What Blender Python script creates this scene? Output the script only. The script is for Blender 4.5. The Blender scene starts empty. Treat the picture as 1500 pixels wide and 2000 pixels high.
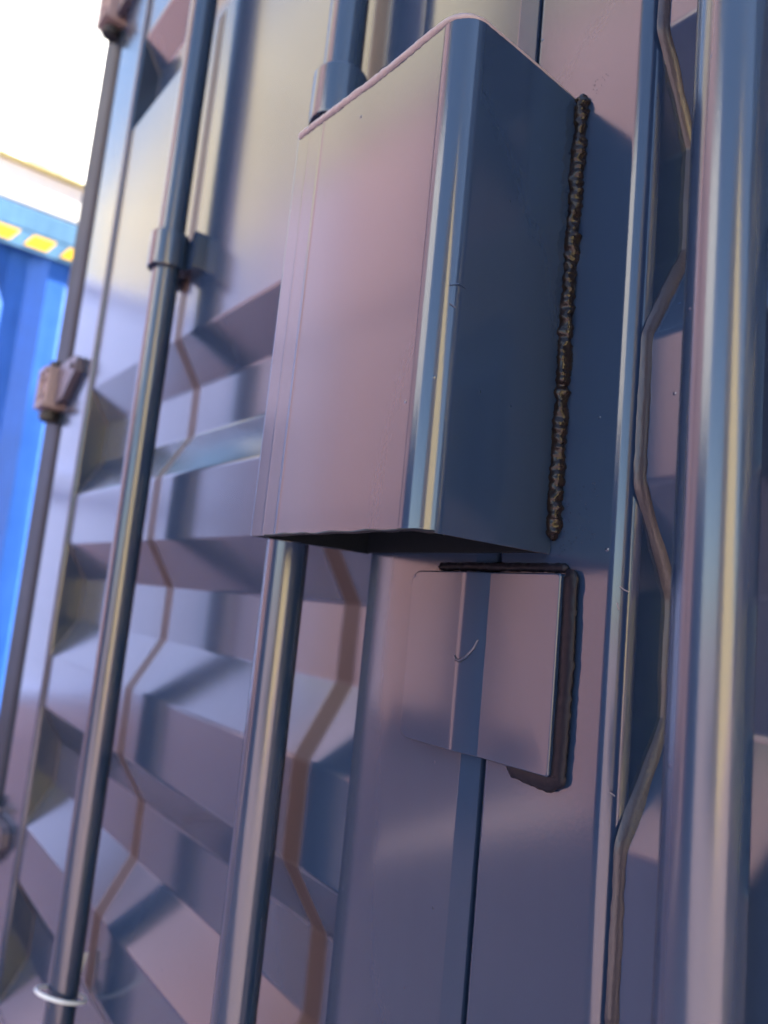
import bpy, bmesh, math, random
from mathutils import Vector, Matrix, noise
random.seed(7)
S = bpy.context.scene
COL = S.collection
R = math.radians
ZC = 1.45                      # height of the camera above the ground

# ---------------------------------------------------------------- camera
cam = bpy.data.cameras.new('camera')
cam_o = bpy.data.objects.new('camera', cam)
COL.objects.link(cam_o)
S.camera = cam_o
pitch, yaw, roll = R(7.56), R(37.53), R(5.59)
F = Vector((-math.cos(yaw)*math.cos(pitch), math.sin(yaw)*math.cos(pitch), math.sin(pitch)))
rt = F.cross(Vector((0, 0, 1))).normalized()
up = rt.cross(F)
RX = rt*math.cos(roll) + up*math.sin(roll)
UY = -rt*math.sin(roll) + up*math.cos(roll)
m = Matrix((RX, UY, -F)).transposed().to_4x4()
m.translation = Vector((.342, -.33, ZC))
cam_o.matrix_world = m
cam.sensor_fit = 'VERTICAL'
cam.sensor_height = 36
cam.lens = 36*1444.3/2000
cam.clip_start = .01
cam.clip_end = 2000
cam.dof.use_dof = True
cam.dof.focus_distance = .40
cam.dof.aperture_fstop = 5.6

# ---------------------------------------------------------------- light
SUN_EL, SUN_AZ = 45, -15         # azimuth counted from +Y towards -X
tosun = Vector((-math.sin(R(SUN_AZ))*math.cos(R(SUN_EL)), math.cos(R(SUN_AZ))*math.cos(R(SUN_EL)), math.sin(R(SUN_EL))))
w = bpy.data.worlds.new('World')
S.world = w
w.use_nodes = True
nt = w.node_tree
nt.nodes.clear()
sky = nt.nodes.new('ShaderNodeTexSky')
sky.sky_type = 'NISHITA'
sky.sun_disc = False
sky.sun_elevation = R(SUN_EL)
sky.sun_rotation = R(-SUN_AZ)
bg = nt.nodes.new('ShaderNodeBackground')
bg.inputs['Strength'].default_value = .12
wo = nt.nodes.new('ShaderNodeOutputWorld')
nt.links.new(sky.outputs[0], bg.inputs[0])
nt.links.new(bg.outputs[0], wo.inputs[0])
sun = bpy.data.lights.new('sun', 'SUN')
sun.energy = 4.8
sun.angle = R(.5)
sun.color = (1, .96, .89)
sun_o = bpy.data.objects.new('sun', sun)
COL.objects.link(sun_o)
sun_o.rotation_euler = tosun.to_track_quat('Z', 'Y').to_euler()
sun_o.location = (0, 0, 30)
vs = S.view_settings
vs.view_transform = 'Standard'
vs.look = 'None'
vs.exposure = 2.88
vs.gamma = 1
vs.use_curve_mapping = False
S.cycles.max_bounces = 8
S.cycles.glossy_bounces = 5
S.cycles.sample_clamp_indirect = 10

# ---------------------------------------------------------------- materials
def paint(name, col, rough=.3, spec=.5, peel=.0004, speck=.0, var=.12, scale=1.0, rvar=.06, extra=None, rust=0.0, primer=False):
    mt = bpy.data.materials.new(name)
    mt.use_nodes = True
    t = mt.node_tree
    N, L = t.nodes, t.links
    b = N['Principled BSDF']
    tc = N.new('ShaderNodeTexCoord')
    geo = N.new('ShaderNodeNewGeometry')
    P = geo.outputs['Position']
    def noi(s, d=3, r=.55, vec=None):
        n = N.new('ShaderNodeTexNoise')
        n.inputs['Scale'].default_value = s*scale
        n.inputs['Detail'].default_value = d
        n.inputs['Roughness'].default_value = r
        L.new(vec or P, n.inputs['Vector'])
        return n.outputs['Fac']
    def mth(op, a, bb=None, c=None):
        n = N.new('ShaderNodeMath')
        n.operation = op
        for i, v in enumerate((a, bb, c)):
            if v is None: continue
            if isinstance(v, (int, float)): n.inputs[i].default_value = v
            else: L.new(v, n.inputs[i])
        return n.outputs[0]
    # vertical streaks of handling and rain
    mp = N.new('ShaderNodeMapping')
    mp.inputs['Scale'].default_value = (1, 1, .05)
    L.new(P, mp.inputs['Vector'])
    streak = noi(60, 4, .6, mp.outputs[0])
    cloud = noi(9, 4, .6)
    mix = mth('ADD', mth('MULTIPLY', streak, .5), mth('MULTIPLY', cloud, .5))
    ramp = N.new('ShaderNodeMapRange')
    ramp.inputs['From Min'].default_value = .3
    ramp.inputs['From Max'].default_value = .7
    ramp.inputs['To Min'].default_value = 1-var
    ramp.inputs['To Max'].default_value = 1+var
    L.new(mix, ramp.inputs['Value'])
    mc = N.new('ShaderNodeMix')
    mc.data_type = 'RGBA'
    mc.blend_type = 'MULTIPLY'
    mc.inputs['Factor'].default_value = 1
    mc.inputs['A'].default_value = (*col, 1)
    cmb = N.new('ShaderNodeCombineColor')
    for i in range(3): L.new(ramp.outputs[0], cmb.inputs[i])
    L.new(cmb.outputs[0], mc.inputs['B'])
    colour = mc.outputs['Result']
    if rust:
        rm = N.new('ShaderNodeMapRange')
        rm.inputs['From Min'].default_value = .62-rust*.2
        rm.inputs['From Max'].default_value = .70-rust*.2
        L.new(noi(14, 6, .7), rm.inputs['Value'])
        m2 = N.new('ShaderNodeMix')
        m2.data_type = 'RGBA'
        L.new(rm.outputs[0], m2.inputs['Factor'])
        L.new(colour, m2.inputs['A'])
        m2.inputs['B'].default_value = (.16, .07, .035, 1)
        colour = m2.outputs['Result']
    pmask = None
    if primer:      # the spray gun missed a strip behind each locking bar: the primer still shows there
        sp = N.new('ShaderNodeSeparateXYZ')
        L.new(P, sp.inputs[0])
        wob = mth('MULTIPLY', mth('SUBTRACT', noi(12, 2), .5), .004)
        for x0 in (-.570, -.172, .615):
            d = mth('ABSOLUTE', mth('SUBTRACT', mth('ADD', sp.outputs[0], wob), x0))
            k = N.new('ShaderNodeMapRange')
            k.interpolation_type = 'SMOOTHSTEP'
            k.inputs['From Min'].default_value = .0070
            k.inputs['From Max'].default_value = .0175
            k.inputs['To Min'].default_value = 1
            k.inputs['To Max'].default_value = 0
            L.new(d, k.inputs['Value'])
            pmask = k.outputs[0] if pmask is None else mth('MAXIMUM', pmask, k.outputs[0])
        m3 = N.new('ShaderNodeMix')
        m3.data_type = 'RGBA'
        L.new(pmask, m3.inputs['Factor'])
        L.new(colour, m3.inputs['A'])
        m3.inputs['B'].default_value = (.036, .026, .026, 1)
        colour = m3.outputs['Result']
    L.new(colour, b.inputs['Base Color'])
    rr = N.new('ShaderNodeMapRange')
    rr.inputs['From Min'].default_value = .3
    rr.inputs['From Max'].default_value = .7
    rr.inputs['To Min'].default_value = rough-rvar
    rr.inputs['To Max'].default_value = rough+rvar
    L.new(mix, rr.inputs['Value'])
    L.new(rr.outputs[0], b.inputs['Roughness'])
    b.inputs['Specular IOR Level'].default_value = spec
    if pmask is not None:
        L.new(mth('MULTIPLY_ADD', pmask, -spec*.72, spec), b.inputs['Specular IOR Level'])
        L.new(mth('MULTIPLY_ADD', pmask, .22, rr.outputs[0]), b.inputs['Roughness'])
    # orange peel, dust nibs, sheet waviness
    h = mth('MULTIPLY', noi(420, 2, .5), peel)
    h = mth('ADD', h, mth('MULTIPLY', noi(9, 1, .4), peel*2.5))
    if speck:
        vo = N.new('ShaderNodeTexVoronoi')
        vo.inputs['Scale'].default_value = 55*scale
        L.new(P, vo.inputs['Vector'])
        sel = mth('GREATER_THAN', noi(37, 0), .58)
        dot = mth('SUBTRACT', .065, vo.outputs['Distance'])
        dot = mth('MULTIPLY', mth('MAXIMUM', dot, 0), sel)
        h = mth('ADD', h, mth('MULTIPLY', dot, speck))
    if extra:
        h = mth('ADD', h, extra(N, L, P, mth))
    bp = N.new('ShaderNodeBump')
    bp.inputs['Distance'].default_value = 1
    bp.inputs['Strength'].default_value = 1
    L.new(h, bp.inputs['Height'])
    L.new(bp.outputs[0], b.inputs['Normal'])
    return mt

NAVY = (.0105, .021, .046)
PK = dict(rough=.14, spec=.55, var=.05, rvar=.01)
M_door = paint('door_paint', NAVY, speck=.007, peel=.000025, **PK)
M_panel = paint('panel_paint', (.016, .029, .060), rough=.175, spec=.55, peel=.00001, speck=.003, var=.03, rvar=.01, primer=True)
M_bar = paint('bar_paint', NAVY, rough=.20, spec=.65, var=.05, rvar=.012, peel=.00003, speck=.005)
def box_seam(N, L, P, mth):
    sp = N.new('ShaderNodeSeparateXYZ')
    L.new(P, sp.inputs[0])
    out = None
    for x0, wd, hh in ((-.068, .0016, .00012), (-.085, .0012, .00004)):
        d = mth('DIVIDE', mth('SUBTRACT', sp.outputs[0], x0), wd)
        g = mth('MULTIPLY', mth('POWER', 2.718, mth('MULTIPLY', mth('MULTIPLY', d, d), -1)), hh)
        out = g if out is None else mth('ADD', out, g)
    return out
M_box = paint('box_paint', NAVY, speck=.006, peel=.00002, extra=box_seam, **PK)
M_plate = paint('plate_paint', NAVY, rough=.12, spec=.55, var=.05, rvar=.008, speck=.006, peel=.00001)
M_weld = paint('weld_paint', (.006, .0045, .005), rough=.2, spec=.18, peel=.0002)
M_post = paint('post_paint', (.010, .016, .027), rough=.5, spec=.10, peel=.00005)
M_platew = paint('plate_weld_paint', (.006, .006, .010), rough=.35, spec=.10, peel=.0001)
M_hollow_shade = paint('hollow_shade', (.004, .006, .009), rough=.6, spec=.06, peel=.0002)  # near-black: the shade inside the lock box put into the colour
M_rust = paint('rusty_gasket', (.10, .07, .06), rough=.7, spec=.3, peel=.0006, rust=.7)
M_rubber = paint('black_rubber', (.012, .012, .014), rough=.55, spec=.3)
M_seal = paint('sealant', (.026, .023, .029), rough=.35, spec=.35, peel=.0003)
M_dry = paint('dry_sprayed_paint', (.15, .13, .14), rough=.4, spec=.4, peel=.0001)
M_strap = paint('strap_paint', (.05, .045, .065), rough=.4, spec=.4, peel=.0001)
M_hinge = paint('hinge_paint', (.15, .115, .12), rough=.45, spec=.4, peel=.0003)
M_wire = paint('wire_coating', (.42, .47, .50), rough=.3, spec=.5)
M_blue = paint('blue_paint', (.025, .12, .48), rough=.4, spec=.4, peel=.0001, var=.15)
M_bluerail = paint('pale_blue_paint', (.08, .19, .32), rough=.4, spec=.4, var=.2)
M_white = paint('white_paint', (.78, .77, .72), rough=.45, spec=.4, var=.06)
M_yellow = paint('yellow_tape', (.80, .46, .01), rough=.4)
M_mauve = paint('mauve_paint', (.34, .26, .33), rough=.5, spec=.3, var=.15)
M_shade_line = paint('shade_line_ochre', (.30, .25, .10), rough=.5, spec=.3)
M_pink = paint('faded_red_paint', (.37, .215, .205), rough=.5, spec=.3, var=.15)
M_cream = paint('cream_paint', (.80, .66, .32), rough=.5, spec=.3, var=.1)
M_lav = paint('violet_grey_paint', (.16, .18, .30), rough=.5, spec=.3, var=.15)
M_beige = paint('beige_paint', (.30, .26, .16), rough=.5, spec=.3, var=.12)
M_haze = paint('light_grey_paint', (.42, .50, .80), rough=.5, spec=.3, var=.12)
M_slate = paint('slate_paint', (.09, .135, .24), rough=.5, spec=.3, var=.15)
M_yard = paint('concrete', (.47, .34, .35), rough=.85, spec=.3, peel=.002, scale=.3, var=.2)

# ---------------------------------------------------------------- mesh helpers
def obj(name, bm, mat, parent=None, smooth=True, angle=35, wn=True):
    me = bpy.data.meshes.new(name)
    bmesh.ops.recalc_face_normals(bm, faces=bm.faces)
    bm.to_mesh(me)
    bm.free()
    me.materials.append(mat)
    if smooth:
        me.polygons.foreach_set('use_smooth', [True]*len(me.polygons))
        me.set_sharp_from_angle(angle=R(angle))
    o = bpy.data.objects.new(name, me)
    COL.objects.link(o)
    if smooth and wn:      # flat faces stay flat up to their rounded edges
        w_ = o.modifiers.new('weighted', 'WEIGHTED_NORMAL')
        w_.keep_sharp = True
        w_.weight = 100
    if parent: o.parent = parent
    return o
def empty(name, label, cat, group=None):
    o = bpy.data.objects.new(name, None)
    COL.objects.link(o)
    tag(o, label, cat, group)
    return o
def tag(o, label, cat, group=None):
    o['label'] = label
    o['category'] = cat
    if group: o['group'] = group
def add_box(bm, a, b, bevel=0, seg=2, edges=None):
    r = bmesh.ops.create_cube(bm, size=1)
    vs_ = r['verts']
    for v in vs_:
        v.co = Vector((a[i] + (v.co[i]+.5)*(b[i]-a[i]) for i in range(3)))
    if bevel:
        es = {e for v in vs_ for e in v.link_edges}
        if edges == 'z': es = {e for e in es if abs((e.verts[0].co-e.verts[1].co).normalized().z) > .9}
        bmesh.ops.bevel(bm, geom=list(es), offset=bevel, segments=seg, profile=.5, affect='EDGES')
def rounded(pts, rad, seg=4, closed=False):
    """Polyline with its corners rounded; rad is one radius or one per point."""
    n = len(pts)
    out = []
    for i, p in enumerate(pts):
        p = Vector(p)
        r_ = rad[i] if isinstance(rad, (list, tuple)) else rad
        if (not closed and i in (0, n-1)) or r_ <= 0:
            out.append(p); continue
        a = (Vector(pts[i-1])-p); b = (Vector(pts[(i+1) % n])-p)
        an, bn = a.normalized(), b.normalized()
        ang = an.angle(bn)
        d = min(r_/math.tan(ang/2), a.length*.49, b.length*.49)
        rr = d*math.tan(ang/2)
        c = p + (an+bn).normalized()*(rr/math.sin(ang/2))
        s, e = p+an*d-c, p+bn*d-c
        tot = s.angle(e)
        for k in range(seg+1):
            t = k/seg
            if tot < 1e-5: continue
            out.append(c + (s*math.sin((1-t)*tot)+e*math.sin(t*tot))/math.sin(tot))
    return out
def prism(bm, loop, ax, a, b, cap=True):
    """Closed 2-D loop swept along axis ax ('x','y','z') from a to b."""
    def at(p, h):
        return {'z': (p[0], p[1], h), 'x': (h, p[0], p[1]), 'y': (p[0], h, p[1])}[ax]
    A = [bm.verts.new(at(p, a)) for p in loop]
    B = [bm.verts.new(at(p, b)) for p in loop]
    n = len(loop)
    for i in range(n):
        bm.faces.new((A[i], A[(i+1) % n], B[(i+1) % n], B[i]))
    if cap:
        bm.faces.new(A); bm.faces.new(B[::-1])
def tube(bm, pts, rad, n=12, cap=True):
    pts = [Vector(p) for p in pts]
    rings = []
    prev = None
    for i, p in enumerate(pts):
        d = (pts[min(i+1, len(pts)-1)]-pts[max(i-1, 0)]).normalized()
        u = prev if prev is not None else (Vector((1, 0, 0)) if abs(d.x) < .8 else Vector((0, 1, 0)))
        u = (u-d*u.dot(d)).normalized()
        prev = u
        v = d.cross(u)
        r_ = rad(i/(len(pts)-1), p) if callable(rad) else rad
        rings.append([bm.verts.new(p+(u*math.cos(2*math.pi*k/n)+v*math.sin(2*math.pi*k/n))*r_) for k in range(n)])
    for A, B in zip(rings, rings[1:]):
        for k in range(n):
            bm.faces.new((A[k], A[(k+1) % n], B[(k+1) % n], B[k]))
    if cap:
        bm.faces.new(rings[0][::-1]); bm.faces.new(rings[-1])
def NB(): return bmesh.new()
def rect(x0, x1, y0, y1, radii, seg=5):
    """Rounded rectangle in (x, y); radii for (x0,y0) (x1,y0) (x1,y1) (x0,y1)."""
    return [(p.x, p.y) for p in rounded([(x0, y0), (x1, y0), (x1, y1), (x0, y1)], list(radii), seg, True)]

# ---------------------------------------------------------------- setting: the yard
bm = NB()
g = 6
vs_ = [bm.verts.new((x, y, 0)) for x, y in ((-400, -400), (400, -400), (400, 400), (-400, 400))]
bm.faces.new(vs_)
ground = obj('ground', bm, M_yard, smooth=False)
ground['kind'] = 'structure'

# ---------------------------------------------------------------- other containers of the yard
def corrugated_wall(p0, p1, z0, z1, out, pitch=.278, depth=.036):
    """Vertical trapezoid ribs from p0 to p1; out is the outward unit normal. Surface crest lies on the line p0-p1."""
    bm = NB()
    p0, p1, out = Vector(p0), Vector(p1), Vector(out)
    L_ = (p1-p0).length
    d = (p1-p0)/L_
    prof = [(0, 0)]
    x = .05
    while x+pitch < L_:
        prof += [(x, 0), (x+.068, -depth), (x+.14, -depth), (x+.208, 0)]
        x += pitch
    prof.append((L_, 0))
    A = []; B = []
    for t, h in prof:
        q = p0+d*t+out*h
        A.append(bm.verts.new((q.x, q.y, z0))); B.append(bm.verts.new((q.x, q.y, z1)))
    for i in range(len(A)-1): bm.faces.new((A[i], A[i+1], B[i+1], B[i]))
    # thickness
    r = bmesh.ops.extrude_face_region(bm, geom=bm.faces[:])
    for v in [e for e in r['geom'] if isinstance(e, bmesh.types.BMVert)]:
        v.co += Vector((-out.x, -out.y, 0))*.004
    return bm
def container(x0, x1, y0, y1, z, h, mat, rail_mat, label, group=None):
    t = empty('shipping_container', label, 'shipping container', group)
    t.location = ((x0+x1)/2, (y0+y1)/2, z)
    base = Matrix.Translation(-t.location)
    def fin(name, bm, mt):
        bm.transform(base)
        return obj(name, bm, mt, t, angle=20)
    c = .17
    z1 = z+h
    for (xa, ya, xb, yb, n) in ((x0, y0, x1, y0, (0, -1, 0)), (x0, y1, x1, y1, (0, 1, 0)), (x0, y0, x0, y1, (-1, 0, 0)), (x1, y0, x1, y1, (1, 0, 0))):
        n = Vector(n)
        a = Vector((xa, ya, 0)); b = Vector((xb, yb, 0)); d = (b-a).normalized()
        a = a+d*c-n*.025; b = b-d*c-n*.025
        fin('wall', corrugated_wall(a, b, z+.16, z1-.10, n), mat)
        bm = NB()
        def rail(za, zb, dep):
            p = a+n*.02; q = b+n*.02
            lo = Vector((min(p.x, q.x, p.x-n.x*dep, q.x-n.x*dep), min(p.y, q.y, p.y-n.y*dep, q.y-n.y*dep), za))
            hi = Vector((max(p.x, q.x, p.x-n.x*dep, q.x-n.x*dep), max(p.y, q.y, p.y-n.y*dep, q.y-n.y*dep), zb))
            add_box(bm, lo, hi, .006)
        rail(z1-.10, z1-.002, .06)
        fin('top_rail', bm, rail_mat)
        bm = NB()
        rail(z+.004, z+.16, .06)
        fin('bottom_rail', bm, rail_mat)
    for xx in (x0, x1):
        for yy in (y0, y1):
            bm = NB()
            sx = 1 if xx == x0 else -1
            sy = 1 if yy == y0 else -1
            add_box(bm, (min(xx, xx+sx*.16), min(yy, yy+sy*.16), z+.118), (max(xx, xx+sx*.16), max(yy, yy+sy*.16), z1-.118), .01)
            fin('corner_post', bm, rail_mat)
            for zz in (z, z1-.118):
                bm = NB()
                add_box(bm, (min(xx, xx+sx*.178), min(yy, yy+sy*.162), zz), (max(xx, xx+sx*.178), max(yy, yy+sy*.162), zz+.118), .012)
                fin('corner_casting', bm, rail_mat)
    bm = NB()
    add_box(bm, (x0+.05, y0+.05, z1-.06), (x1-.05, y1-.05, z1-.02), .004)
    fin('roof', bm, mat)
    return t, fin

BX = -2.75
GB = 'containers standing in the next row'
blue, fin = container(BX-2.44, BX, -.17, 5.88, 0, 2.885, M_blue, M_bluerail, 'bright blue container past the corner post, yellow warning stripes under its rail', GB)
# warning tape under the top rail of the side that faces the gap
bm = NB()
add_box(bm, (BX-.022, .01, 2.712), (BX-.004, .95, 2.783))
tape = fin('warning_tape', bm, M_bluerail)
y = .015
k = 0
sm = None
while y < .86:
    bm = NB()
    lp = [(y, 2.728), (y+.085, 2.728), (y+.118, 2.778), (y+.033, 2.778)]
    prism(bm, lp, 'x', BX-.010, BX-.0015)
    bm.transform(Matrix.Translation(-blue.location))
    obj('yellow_stripe', bm, M_yellow, tape, smooth=False)
    y += .135
white, fin = container(BX-2.44, BX, -.17, 5.88, 2.887, 2.59, M_white, M_white, 'white container stacked on top of the bright blue container', GB)
bm = NB()
add_box(bm, (BX-.02, .01, 2.887+.150), (BX+.012, 5.7, 2.887+.172), .003)
fin('rail_shade_line', bm, M_shade_line)  # ochre strip drawing the shading line above the bottom rail
container(-1.22, 1.22, .02, 6.08, 2.895, 2.59, M_slate, M_slate, 'unseen slate container added on top of the lock box container to shade the lane', GB)  # added out of view, only to keep the sun off the lane
container(-1.22, 1.22, .02, 6.08, 5.49, 2.59, M_slate, M_slate, 'unseen slate container added topmost on the lock box container to shade the lane', GB)  # second unseen sun blocker, closes the sunlit strip on the ground
GO = 'containers across the lane'
RY = -5.0
for (x0, x1, y1, yd, z, h, mt, lb) in (
    (-7.74, -5.30, RY, 6.06, 0, 2.59, M_pink, 'faded red container end-on across the lane in the middle stack, on the ground'),
    (-7.74, -5.30, RY, 6.06, 2.6, 2.59, M_pink, 'faded red container end-on across the lane in the middle stack, second up'),
    (-8.15, -5.71, RY, 6.06, 5.2, 2.59, M_pink, 'faded red container end-on across the lane in the middle stack, third up'),
    (-7.74, -5.30, RY, 6.06, 7.8, 2.59, M_beige, 'beige container end-on across the lane on top of the middle stack'),
    (-10.3, -7.86, RY, 6.06, 0, 2.59, M_mauve, 'faded mauve container end-on beside the violet grey stack, on the ground'),
    (-10.3, -7.86, RY, 6.06, 2.6, 2.59, M_mauve, 'faded mauve container end-on beside the violet grey stack, second up'),
    (-10.3, -7.86, RY, 6.06, 5.2, 2.59, M_mauve, 'faded mauve container end-on beside the violet grey stack, third up'),
    (-7.74, -5.30, RY, 6.06, 10.4, 2.59, M_beige, 'beige container end-on across the lane, topmost of the middle stack'),
    (-10.3, -7.86, RY, 6.06, 7.8, 2.59, M_beige, 'beige container end-on beside the violet grey stack, fourth up'),
    (-10.3, -7.86, RY, 6.06, 10.4, 2.59, M_beige, 'beige container end-on beside the violet grey stack, topmost'),
    (-4.62, -2.18, RY, 6.06, 0, 2.59, M_pink, 'faded red container end-on beside the cube containers, on the ground'),
    (-4.62, -2.18, RY, 6.06, 2.6, 2.59, M_pink, 'faded red container end-on beside the cube containers, second up'),
    (-4.62, -2.18, RY, 6.06, 5.2, 2.59, M_pink, 'faded red container end-on beside the cube containers, third up'),
    (-4.62, -2.18, RY, 6.06, 7.8, 2.59, M_beige, 'beige container end-on beside the cube containers, on top'),
    (-2.10, .10, -4.9, 2.44, 0, 2.59, M_slate, 'unseen short slate cube container added for its dark reflection, under the white one'),  # added out of view so the plate's bend reflects something dark
    (-2.10, .10, -4.9, 2.44, 2.6, 2.59, M_white, 'unseen short white cube container added for its bright reflection, on top of the slate one'),  # added out of view for the pale stripe it reflects into rounded edges
    (5.0, 17.2, -3.5, 2.44, 0, 2.89, M_cream, 'long cream container right across the lane, on the ground'),
    (5.0, 17.2, -3.5, 2.44, 2.9, 2.89, M_cream, 'long cream container right across the lane, upper one'),
    (17.3, 29.5, -3.5, 2.44, 0, 2.89, M_cream, 'long cream container far down the lane'),
):
    container(x0, x1, y1-yd, y1, z, h, mt, mt, lb, GO)
GL = 'containers at the left end of the lane'
for (x0, x1, z, mt, lb) in (
    (-16.7, -10.6, 0, M_lav, 'pale violet grey container left down the lane, at the bottom of its stack'),
    (-16.7, -10.6, 2.6, M_lav, 'pale violet grey container left down the lane, second in its stack'),
    (-17.0, -10.9, 5.2, M_lav, 'pale violet grey container left down the lane, third in its stack'),
    (-17.0, -10.9, 7.8, M_beige, 'beige container left down the lane, on top of three violet grey ones'),
    (-16.4, -10.5, 10.4, M_beige, 'beige container left down the lane, topmost of its stack'),
    (-22.9, -16.8, 7.8, M_beige, 'beige container at the far left end of the lane, fourth up'),
    (-22.9, -16.8, 10.4, M_beige, 'beige container at the far left end of the lane, topmost'),
    (-29.1, -23.0, 0, M_lav, 'violet grey container last in the row, on the ground'),
    (-29.1, -23.0, 2.6, M_lav, 'violet grey container last in the row, second up'),
    (-29.1, -23.0, 5.2, M_lav, 'violet grey container last in the row, third up'),
    (-29.1, -23.0, 7.8, M_beige, 'beige container last in the row, topmost'),
    (-22.9, -16.8, 0, M_lav, 'violet grey container at the far left end of the lane, on the ground'),
    (-22.9, -16.8, 2.6, M_lav, 'violet grey container at the far left end of the lane, second up'),
    (-23.2, -17.1, 5.2, M_lav, 'violet grey container at the far left end of the lane, third up'),
):
    container(x0, x1, -5.0-2.44, -5.0, z, 2.59, mt, mt, lb, GL)
container(-11.5, -9.06, -4.15, 1.91, 0, 2.59, M_haze, M_haze, 'unseen pale blue grey container added on the ground across the left end of the lane', GL)  # added out of view, hides the bright horizon and tints the panel reflections
container(-11.5, -9.06, -4.15, 1.91, 2.6, 2.59, M_haze, M_haze, 'unseen upper pale blue grey container added across the left end of the lane', GL)
container(-7.75, -5.31, -.17, 5.88, 0, 2.59, M_slate, M_slate, 'unseen slate blue container added for shade behind the bright blue one, on the ground', GB)  # this stack is added out of view to shade the ground
container(-7.75, -5.31, -.17, 5.88, 2.6, 2.59, M_slate, M_slate, 'unseen slate blue container added for shade behind the white one, second in its stack', GB)

# ---------------------------------------------------------------- the container whose doors fill the picture
SC = empty('shipping_container', 'dark slate purple container with a lock box on its closed doors', 'shipping container')
Z_LO, Z_HI = .17, 2.77
XS = .0290                      # the seam between the two doors
XL, XR = -1.07, XS+(XS+1.07)    # outer edges of the two door leaves
DT = .052                       # thickness of a door frame

def panel_profile(off):
    """(depth, z) of the pressed door sheet from the bottom up; z counted from the camera height."""
    per = .262
    ridge, s1, val, s2 = .079, .056, .066, .061
    RD, VD = .006, .041
    pts = []
    top = .1384+off
    z_low = top-per*4
    pts.append((RD, -1.20))
    z = z_low
    for i in range(5):
        # ridge [z-ridge, z], going up: slope into the valley, valley, slope back
        pts += [(RD, z), (VD, z+s2)]
        pts += [(VD, z+s2+val), (RD, z+s2+val+s1)]
        z += per
    # flat field, then more pressings near the top
    z = .795+off
    while z < 1.0:
        pts += [(RD, z), (VD, z+s2), (VD, z+s2+val), (RD, z+s2+val+s1)]
        z += per
    pts.append((RD, 1.24))
    return pts
def make_door(xa, xb, off, free_right):
    """Door leaf: two stiles and two rails as one frame; children: panel, sealant, gasket."""
    bm = NB()
    wi = .131 if free_right else .089
    wo_ = .136
    if free_right:   # left leaf: seam edge on its right
        stiles = [(xa, xa+wo_, (.004, .008, .003, .003)), (xb-wi, xb, (.030, .003, .003, .003))]
    else:
        stiles = [(xa, xa+wi, (.003, .012, .004, .003)), (xb-wo_, xb, (.008, .004, .003, .003))]
    for a, b, rr in stiles:
        loop = rect(a, b, 0, DT, rr, 9)
        if free_right and b == xb:
            loop = [(a, DT), (a, .0090), (a+.0009, .0052)]
            loop += [(a+.0028+.047*k/14, .0030*(1-k/14)**2) for k in range(15)]
            loop += [(b-.0155, 0), (b-.0148, .0002), (b-.0012, .0034), (b, .0052), (b, DT)]
        prism(bm, loop, 'z', Z_LO, Z_HI)
    ia, ib = stiles[0][1], stiles[1][0]
    for za, zb in ((Z_LO, Z_LO+.09), (Z_HI-.09, Z_HI)):
        loop = rounded([(.001, za), (DT, za), (DT, zb), (.001, zb)], .006, 4, True)
        prism(bm, [(p.x, p.y) for p in loop], 'x', ia-.002, ib+.002)
    d = obj('door', bm, M_door, SC)
    # pressed sheet
    pr = rounded(panel_profile(off), .012, 5)
    bm = NB()
    nx = 2
    cols = []
    for i in range(nx):
        x = ia-.001 + (ib-ia+(.014 if free_right else .002))*i/(nx-1)
        cols.append([bm.verts.new((x, p.x, p.y+ZC)) for p in pr])
    for i in range(nx-1):
        for k in range(len(pr)-1):
            bm.faces.new((cols[i][k], cols[i+1][k], cols[i+1][k+1], cols[i][k+1]))
    r = bmesh.ops.extrude_face_region(bm, geom=bm.faces[:])
    for v in [e for e in r['geom'] if isinstance(e, bmesh.types.BMVert)]: v.co.y += .003
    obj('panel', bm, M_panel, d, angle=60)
    # sealant bead where the sheet meets each stile
    for x, s in (((ia, 1),) if free_right else ((ia, 1), (ib, -1))):
        bm = NB()
        pts = []
        for p, q in zip(pr, pr[1:]):
            n_ = max(1, int((q-p).length/.006))
            for k in range(n_):
                c = p.lerp(q, k/n_)
                j = noise.noise(Vector((c.y*60, x*9, 3)))
                pts.append((x+s*(.0012+.0006*j), c.x-.0012, c.y+ZC))
        # a fillet squeezed into the corner between the stile's flank and the sheet
        w0 = .0022 if free_right else .0050
        rows = []
        P2 = [(Vector((c[1], c[2]))) for c in pts]
        for i, (x_, y_, z_) in enumerate(pts):
            t_ = (P2[min(i+1, len(P2)-1)]-P2[max(i-1, 0)]).normalized()
            nv = Vector((-t_.y, t_.x))
            if nv.x > 0: nv = -nv
            wv = w0*(1+.35*noise.noise(Vector((z_*26, 4, x)))+.16*noise.noise(Vector((z_*140, 9, x))))
            row = []
            for k in range(6):
                a_ = R(90*k/5)
                wk = wv*(1+.10*noise.noise(Vector((z_*60, k*.7, x))))
                sx, of = wk*math.sin(a_)**1.25, wk*math.cos(a_)**1.25
                row.append(bm.verts.new((x+s*(sx-.0003), P2[i].x+.0012+nv.x*(of-.0003), P2[i].y+nv.y*(of-.0003))))
            rows.append(row)
        for A_, B_ in zip(rows, rows[1:]):
            for k in range(5): bm.faces.new((A_[k], A_[k+1], B_[k+1], B_[k]))
        obj('sealant', bm, M_seal, d, angle=80, wn=False)
    return d, (ia, ib)
door_l, in_l = make_door(XL, XS-.0022, 0, True)
door_r, in_r = make_door(XS+.0022, XR, .020, False)
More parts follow.
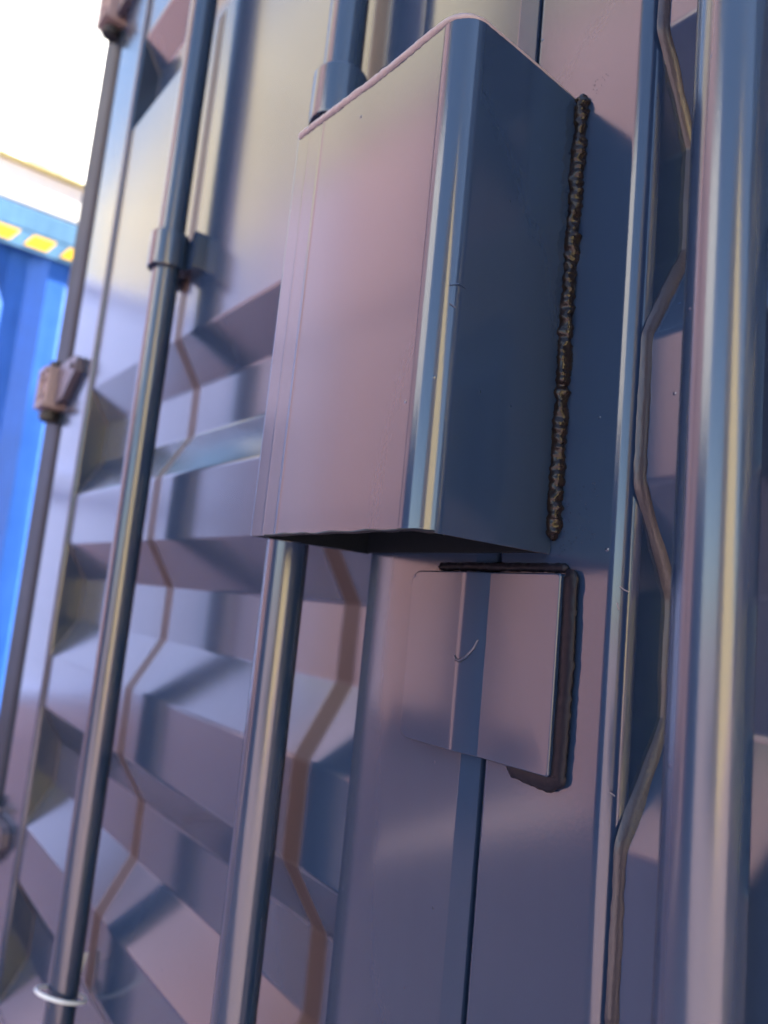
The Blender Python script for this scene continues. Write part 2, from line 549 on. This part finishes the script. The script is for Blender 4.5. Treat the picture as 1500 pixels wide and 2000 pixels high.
# black rubber lips behind the seam and round the leaves
for d, x0, x1 in ((door_l, XS-.012, XS+.012), (door_l, XL-.012, XL+.002), (door_r, XR-.002, XR+.012)):
    bm = NB()
    add_box(bm, (x0, .020, Z_LO), (x1, .048, Z_HI), .004)
    obj('gasket', bm, M_rubber, d)
bm = NB()
add_box(bm, (XL-.0125, .008, Z_LO), (XL-.002, .0185, Z_HI), .003)
obj('gasket', bm, M_rust, door_l)
# frame of the door end
PX = XL-.016
for x0, x1 in ((-1.285, PX), (XR+.016, XR+.016+(PX+1.285))):
    bm = NB()
    prism(bm, rect(x0, x1, .003, .16, (.085, .045, .02, .02), 12), 'z', 0, 2.89)
    obj('corner_post', bm, M_post, SC)
for nm, za, zb in (('door_sill', .002, Z_LO-.012), ('door_header', Z_HI+.012, 2.885)):
    bm = NB()
    add_box(bm, (PX+.002, .006, za), (XR+.014, .14, zb), .008)
    obj(nm, bm, M_post, SC)
for x, n in ((-1.27, (-1, 0, 0)), (XR+.016+(PX+1.285)-.015, (1, 0, 0))):
    obj('side_wall', corrugated_wall((x, .161, 0), (x, 6.0, 0), .02, 2.86, n), M_post, SC, angle=20)
bm = NB()
add_box(bm, (-1.268, .141, 2.83), (XR+.2, 6.0, 2.878), .004)
obj('roof', bm, M_post, SC)
bm = NB()
add_box(bm, (-1.262, 6.002, .02), (XR+.19, 6.04, 2.86), .004)
obj('end_wall', bm, M_post, SC)

# hinges of the left leaf: strap on the door, lug on the post, pin
def hinge(z, mirror=False):
    bm = NB()
    # strap, tapering towards the door, with a knuckle at the post
    lp = [(-1.098, z-.034), (-1.050, z-.030), (-1.000, z+.004), (-.985, z+.010), (-.985, z+.034), (-1.000, z+.040), (-1.098, z+.040)]
    lp = [(p.x, p.y) for p in rounded(lp, [.004, .010, .010, .006, .006, .006, .004], 3, True)]
    prism(bm, lp, 'y', -.0135, -.001)
    for xx, zz in ((-1.005, z+.022),):
        bmesh.ops.create_cone(bm, cap_ends=True, segments=10, radius1=.007, radius2=.006, depth=.006, matrix=Matrix.Translation((xx, -.0160, zz)) @ Matrix.Rotation(R(90), 4, 'X'))
    h = obj('hinge', bm, M_strap, SC)
    bm = NB()
    add_box(bm, (-1.162, -.030, z-.040), (-1.102, .016, z+.040), .005)
    # raised rim and boss cast into the lug's face
    add_box(bm, (-1.159, -.0345, z+.028), (-1.105, -.0290, z+.038), .0018)
    add_box(bm, (-1.159, -.0345, z-.038), (-1.105, -.0290, z-.028), .0018)
    add_box(bm, (-1.159, -.0342, z-.0278), (-1.149, -.0290, z+.0278), .0018)
    arc = []
    for k in range(13):
        a = R(60+240*k/12)
        arc.append((-1.120+.014*math.cos(a), -.0310, z+.017*math.sin(a)))
    tube(bm, arc, .0045, 8)
    obj('hinge_lug', bm, M_hinge, h)
    bm = NB()
    tube(bm, [(-1.132, -.010, z-.062), (-1.132, -.010, z+.054)], .013, 14)
    tube(bm, [(-1.132, -.010, z-.058), (-1.132, -.010, z-.046)], .018, 14)
    obj('hinge_pin', bm, M_rubber, h)
for z in (-1.10, -.445, .350, 1.150):
    hinge(ZC+z)

# locking bars with their brackets
BY, BR = -.026, .0170
def make_bar(x, zbs):
    bm = NB()
    tube(bm, [(x, BY, .12), (x, BY, 2.80)], BR, 40)
    for zz in (.12, 2.78):
        add_box(bm, (x-.03, BY-.012, zz), (x+.03, BY+.030, zz+.035), .006)
    b = obj('locking_bar', bm, M_bar, SC)
    for zb in zbs:
        bm = NB()
        h = .023
        n = 28
        def ring(ro, ri, za, zc):
            A = []
            for k in range(n):
                a = 2*math.pi*k/n
                cx, cy = math.cos(a), math.sin(a)
                A.append([bm.verts.new((x+r_*cx, BY+r_*cy, q)) for r_, q in ((ro, za), (ro+.0008, za+.002), (ro+.0008, zc-.002), (ro, zc), (ri, zc), (ri, za))])
            for k in range(n):
                P_, Q_ = A[k], A[(k+1) % n]
                for i in range(6):
                    bm.faces.new((P_[i], P_[(i+1) % 6], Q_[(i+1) % 6], Q_[i]))
        ring(.0233, .0178, zb-h, zb+h)
        # saddle between the ring and the door, then the two upright lugs
        add_box(bm, (x-.017, BY+.0195, zb-h+.003), (x+.017, .0055, zb+h-.003), .002)
        # ears either side: flat tabs standing off the door on short feet
        for s in (-1, 1):
            lo, hi = sorted((x+s*.031, x+s*.045))
            lp = [(p.x, p.y) for p in rounded([(lo, zb-h-.004), (hi, zb-h-.004), (hi, zb+h), (lo, zb+h)], .005, 3, True)]
            prism(bm, lp, 'y', -.0095, .0056)
            lo, hi = sorted((x+s*.0175, x+s*.0309))
            add_box(bm, (lo, -.0070, zb-h+.002), (hi, .0050, zb+h-.004), .001)
        # bolts
        for s, ys in ((-1, BY-.004),):
            bmesh.ops.create_cone(bm, cap_ends=True, segments=6, radius1=.0052, radius2=.0048, depth=.006, matrix=Matrix.Translation((x+s*.0250, ys, zb+.002)) @ Matrix.Rotation(R(90), 4, 'Y'))
        obj('bar_bracket', bm, M_bar, b)
    return b
for x in (-.557, -.176, .180, .611):
    make_bar(x, (ZC-.85, ZC+(.424 if x < -.4 else .434)))

# ---------------------------------------------------------------- lock box
LX0, LX1, LY, LZ0, LZ1 = -.104, .0702, -.0995, ZC+.0405, ZC+.324
TH = .0045
bm = NB()
RC = .0165
outer = rounded([(LX0, -.0006), (LX0, LY), (LX1, LY), (LX1, -.0006)], [0, .004, RC, 0], 14)
inner = rounded([(LX0+TH, -.0006), (LX0+TH, LY+TH), (LX1-TH, LY+TH), (LX1-TH, -.0006)], [0, .003, RC-TH, 0], 14)
def zbot(p):
    return LZ0 + .0002*noise.noise(Vector((p.x*120, p.y*120, 1)))
def ztop(p):     # ground-down top edge, a little lower towards the door on the right
    f = max(0, (p.y-LY-.02)/.08) if p.x > LX1-.004 else 0
    return LZ1 - .004*f*f + .006*max(0, (.0-p.x)/.1)
def skin(poly, zs):
    return [[bm.verts.new((p.x, p.y, z(p))) for p in poly] for z in zs]
levels = [lambda p: zbot(p), lambda p: zbot(p)+.0012, lambda p: zbot(p)+.1, lambda p: ztop(p)-.001, lambda p: ztop(p)]
def inset(poly, d):
    return poly
rows = []
ctr = Vector(((LX0+LX1)/2, LY/2))
for i, zf in enumerate(levels):
    row = []
    for p in outer:
        q = Vector(p)
        if i in (0, len(levels)-1):
            q = q.lerp(ctr, .006)
        row.append(bm.verts.new((q.x, q.y, zf(Vector(p)))))
    rows.append(row)
irows = []
for zf in (lambda p: zbot(p)+.0003, lambda p: ztop(p)-.006):
    irows.append([bm.verts.new((p.x, p.y, zf(p))) for p in inner])
n = len(outer)
for a, b in zip(rows, rows[1:]):
    for k in range(n-1): bm.faces.new((a[k], a[k+1], b[k+1], b[k]))
for k in range(n-1):
    bm.faces.new((irows[0][k], irows[1][k], irows[1][k+1], irows[0][k+1])).material_index = 1
    bm.faces.new((rows[0][k], irows[0][k], irows[0][k+1], rows[0][k+1]))
bm.faces.new(rows[-1][::-1])                                     # top plate
lock_box = obj('lock_box', bm, M_box, SC, angle=40)
lock_box.data.materials.append(M_hollow_shade)              # inside darkened by its colour to read as a shaded hollow
bm = NB()
add_box(bm, (LX0+TH+.0005, -.0040, LZ0+.0006), (LX1-TH-.0005, -.0007, LZ1-.012), .0008)
obj('back_plate', bm, M_hollow_shade, lock_box)
# ragged burr left by the saw along the bottom edge
bm = NB()
pts = [(LX0+.022+(LX1-RC-LX0-.022)*k/60, LY+.0004, LZ0+.0001+.0005*noise.noise(Vector((k*.13, 1, 2)))) for k in range(61)]
pts += [(LX1-RC+RC*math.sin(R(5*k)), LY+RC-RC*math.cos(R(5*k))+.0004, LZ0+.0003+.0004*noise.noise(Vector((k*.2, 8, 2)))) for k in range(1, 15)]
tube(bm, pts, lambda t, p: .0009*(1+.7*noise.noise(Vector((p.x*60, 5, 1)))), 6)
obj('saw_burr', bm, M_platew, lock_box, wn=False)
# tab inside the box that takes the padlock
bm = NB()
add_box(bm, (-.020, -.060, ZC+.052), (-.014, -.0005, ZC+.12), .002)
add_box(bm, (.012, -.050, ZC+.050), (.018, -.0005, ZC+.12), .002)
obj('padlock_tab', bm, M_hollow_shade, lock_box)

def weld(name, pts, rad, parent, mat, squash=None, pitch=.0042, amp=.22, seed=0, n=14, step=.0007, lump=.30, flat=1.0):
    """A weld bead: overlapping ripples along a path with an uneven width."""
    P_ = [Vector(p) for p in pts]
    dense = []
    for a, b in zip(P_, P_[1:]):
        k = max(1, int((b-a).length/step))
        dense += [a.lerp(b, i/k) for i in range(k)]
    dense.append(P_[-1])
    bm = NB()
    s = [0]
    for a, b in zip(dense, dense[1:]): s.append(s[-1]+(b-a).length)
    tot = s[-1]
    pu = None
    rings = []
    for i, p in enumerate(dense):
        d = (dense[min(i+1, len(dense)-1)]-dense[max(i-1, 0)]).normalized()
        u = pu if pu is not None else (Vector((1, 0, 0)) if abs(d.x) < .7 else Vector((0, 1, 0)))
        u = (u-d*u.dot(d)).normalized()
        pu = u
        v = d.cross(u)
        row = []
        rd = rad(s[i]/tot) if callable(rad) else rad
        e = min(1, min(s[i], tot-s[i])/(rd*1.3)+.25)
        for k in range(n):
            a = 2*math.pi*k/n
            ph = (s[i]+.0016*math.cos(a)+.0016*noise.noise(Vector((s[i]*150, math.cos(a)*.8, seed))))/pitch
            fr = ph-math.floor(ph)
            rip = (1-fr)**.6*amp
            blob = lump*noise.noise(Vector((s[i]*240, math.cos(a)*1.1, seed+math.sin(a)*1.1)))+.6*lump*noise.noise(Vector((s[i]*70, 4, seed)))
            r_ = rd*e*(1-amp*.5+rip+blob)
            q = (u*math.cos(a)+v*math.sin(a))*r_
            q.y *= flat
            row.append(bm.verts.new(p+q))
        rings.append(row)
    for A, B in zip(rings, rings[1:]):
        for k in range(n): bm.faces.new((A[k], A[(k+1) % n], B[(k+1) % n], B[k]))
    bm.faces.new(rings[0][::-1]); bm.faces.new(rings[-1])
    return obj(name, bm, mat, parent, angle=75, wn=False)
weld('weld_bead', [(LX1+.0025, -.0020, ZC+.048), (LX1+.0015, -.0022, ZC+.18), (LX1+.0025, -.0020, LZ1-.001)],   .0044, lock_box, M_weld, seed=2, lump=.46, pitch=.0048)
# bead closing the top plate along the front, smeared smooth at the corner
tp = [Vector((LX0+.002, LY+.0015, LZ1+.0052))]
for k in range(1, 9):
    x = LX0+.002+(LX1-RC-LX0-.002)*k/8
    tp.append(Vector((x, LY+.0012, LZ1+.006*max(0, -x/.1)-.0004)))
for k in range(1, 9):
    a = R(-90+90*k/8)
    tp.append(Vector((LX1-RC+(RC-.0012)*math.cos(a), LY+RC+(RC-.0012)*math.sin(a), LZ1-.0004)))
for k in range(1, 9):
    f = k/8
    y_ = LY+RC+(-.003-LY-RC)*f
    f2 = max(0, (y_-LY-.02)/.08)
    tp.append(Vector((LX1-.0014-.0006*f, y_, LZ1-.0008-.004*f2*f2)))
weld('weld_bead', tp, lambda t: .0030-.0013*max(0, min(1, (t-.55)/.12)), lock_box, M_dry, amp=.05, pitch=.007, seed=9, lump=.16)

# ---------------------------------------------------------------- plate below the box
bm = NB()
lp = rounded([(-.0375, ZC+.0285), (.0835, ZC+.0295), (.0835, ZC-.0785), (-.0355, ZC-.0795)], [.008, .002, .002, .007], 6, True)
a = [bm.verts.new((p.x, -.0012, p.y)) for p in lp]
b = [bm.verts.new((p.x, -.0088, p.y)) for p in lp]
cx, cz = .023, ZC-.025
c = [bm.verts.new((p.x+(cx-p.x)*.006, -.0095, p.y+(cz-p.y)*.006)) for p in lp]
d = [bm.verts.new((p.x+(cx-p.x)*.018, -.0100, p.y+(cz-p.y)*.018)) for p in lp]
n = len(lp)
for A, B in ((a, b), (b, c), (c, d)):
    for k in range(n): bm.faces.new((A[k], A[(k+1) % n], B[(k+1) % n], B[k]))
bm.faces.new(d); bm.faces.new(a[::-1])
# the plate is cranked to follow the step between the two leaves
def crank(x):
    if x < .010: return 0
    if x < .015: return .19*(x-.010)**2/.010
    return min(.19*.0025, 9) + .19*(min(x, .0315)-.015)
for x_ in (.010, .0118, .0135, .015, .0315):
    bmesh.ops.bisect_plane(bm, geom=bm.verts[:]+bm.edges[:]+bm.faces[:], plane_co=(x_, 0, 0), plane_no=(1, 0, 0))
for v in bm.verts:
    if v.co.y < -.005: v.co.y += crank(v.co.x)
plate = obj('lock_plate', bm, M_plate, SC, angle=50)
for e in plate.data.edges:
    if all(abs(plate.data.vertices[i].co.x-.0315) < 1e-5 for i in e.vertices): e.use_edge_sharp = True
weld('weld_bead', [(.0845, -.0025, ZC+.0315), (.0872, -.0028, ZC+.0285), (.0882, -.0028, ZC-.02), (.0872, -.0028, ZC-.078), (.082, -.0026, ZC-.0815), (.068, -.0022, ZC-.0812), (.050, -.0012, ZC-.0795)], .0050, plate, M_platew, amp=.03, pitch=.010, seed=5, lump=.14, flat=.36)
weld('weld_bead', [(-.022, -.0006, ZC+.0322), (.030, -.0006, ZC+.0326), (.084, -.0006, ZC+.0328)], .0026, plate, M_platew, amp=.05, pitch=.006, seed=12, lump=.3, flat=.8)  # dark bead standing in for the shaded gap above the plate

# a run of paint caught on the plate, spatter beside the weld, nicks on the edges
bm = NB()
tube(bm, [(x_, y_+crank(x_), ZC+z_) for x_, y_, z_ in ((.0260, -.0101, -.0118), (.0235, -.0103, -.0172), (.0190, -.0105, -.0228), (.0150, -.0106, -.0254), (.0115, -.0105, -.0252), (.0098, -.0102, -.0228))],
     lambda t, p: .0006+.0011*math.sin(math.pi*min(1, t*1.05))**2*t, 8)
obj('paint_run', bm, M_box, plate, wn=False, angle=80)
bm = NB()
rnd = random.Random(4)
for k in range(90):
    f = rnd.random()**1.6
    bmesh.ops.create_icosphere(bm, subdivisions=1, radius=rnd.uniform(.0002, .0005), matrix=Matrix.Translation((.0765+.024*f, -.0001, ZC+.040+.034*rnd.random()+.01*f)))
for k in range(14):
    bmesh.ops.create_icosphere(bm, subdivisions=1, radius=rnd.uniform(.00015, .0003), matrix=Matrix.Translation((.078+.012*rnd.random(), -.0001, LZ1-.004+.010*rnd.random())))
sp_ = obj('weld_spatter', bm, M_door, lock_box, wn=False)
sp_['kind'] = 'stuff'
for pts in (((.1162, .0001, ZC+.024), (.1180, .0012, ZC+.0225), (.1198, .0030, ZC+.0215)), ((.1154, -.0001, ZC+.0155), (.1164, .0003, ZC+.0120)), ((.1170, .0004, ZC-.078), (.1188, .0020, ZC-.0795))):
    bm = NB()
    tube(bm, pts, .00035, 5)
    obj('nick', bm, M_dry, door_r, wn=False)
for pts in (((LX1-.0020, LY+.0078, ZC+.1690), (LX1, LY+.0125, ZC+.1705), (LX1+.0001, LY+.0175, ZC+.1695)), ((LX1-.0015, LY+.0085, ZC+.1590), (LX1-.0003, LY+.0120, ZC+.1575))):
    bm = NB()
    tube(bm, pts, lambda t, p: .0002+.0003*math.sin(math.pi*t), 6)
    obj('nick', bm, M_box, lock_box, wn=False)

# ---------------------------------------------------------------- wire looped round the far locking bar
bm = NB()
wx, wz = -.557, ZC-.462
pts = []
for k in range(30):
    a = R(-190+330*k/29)
    pts.append((wx+.027*math.cos(a)-.004, BY+.027*math.sin(a), wz+.010*math.cos(a+1.2)))
e = Vector(pts[-1])
pts += [e+Vector((.006, .004, .012)), e+Vector((.010, .006, .030)), e+Vector((.012, .008, .045))]
tube(bm, pts, .0021, 8)
s0 = Vector(pts[0])
tube(bm, [s0, s0+Vector((.002, .004, .02)), s0+Vector((.02, .010, .03))], .0021, 8)
tube(bm, [e+Vector((.004, .0, .008)), e+Vector((.014, -.002, -.010)), e+Vector((.016, -.002, -.030)), e+Vector((.010, -.004, -.05))], .0030, 8)
wl = obj('wire_loop', bm, M_wire, None)
tag(wl, 'pale wire looped round the locking bar in the lower corner', 'wire')
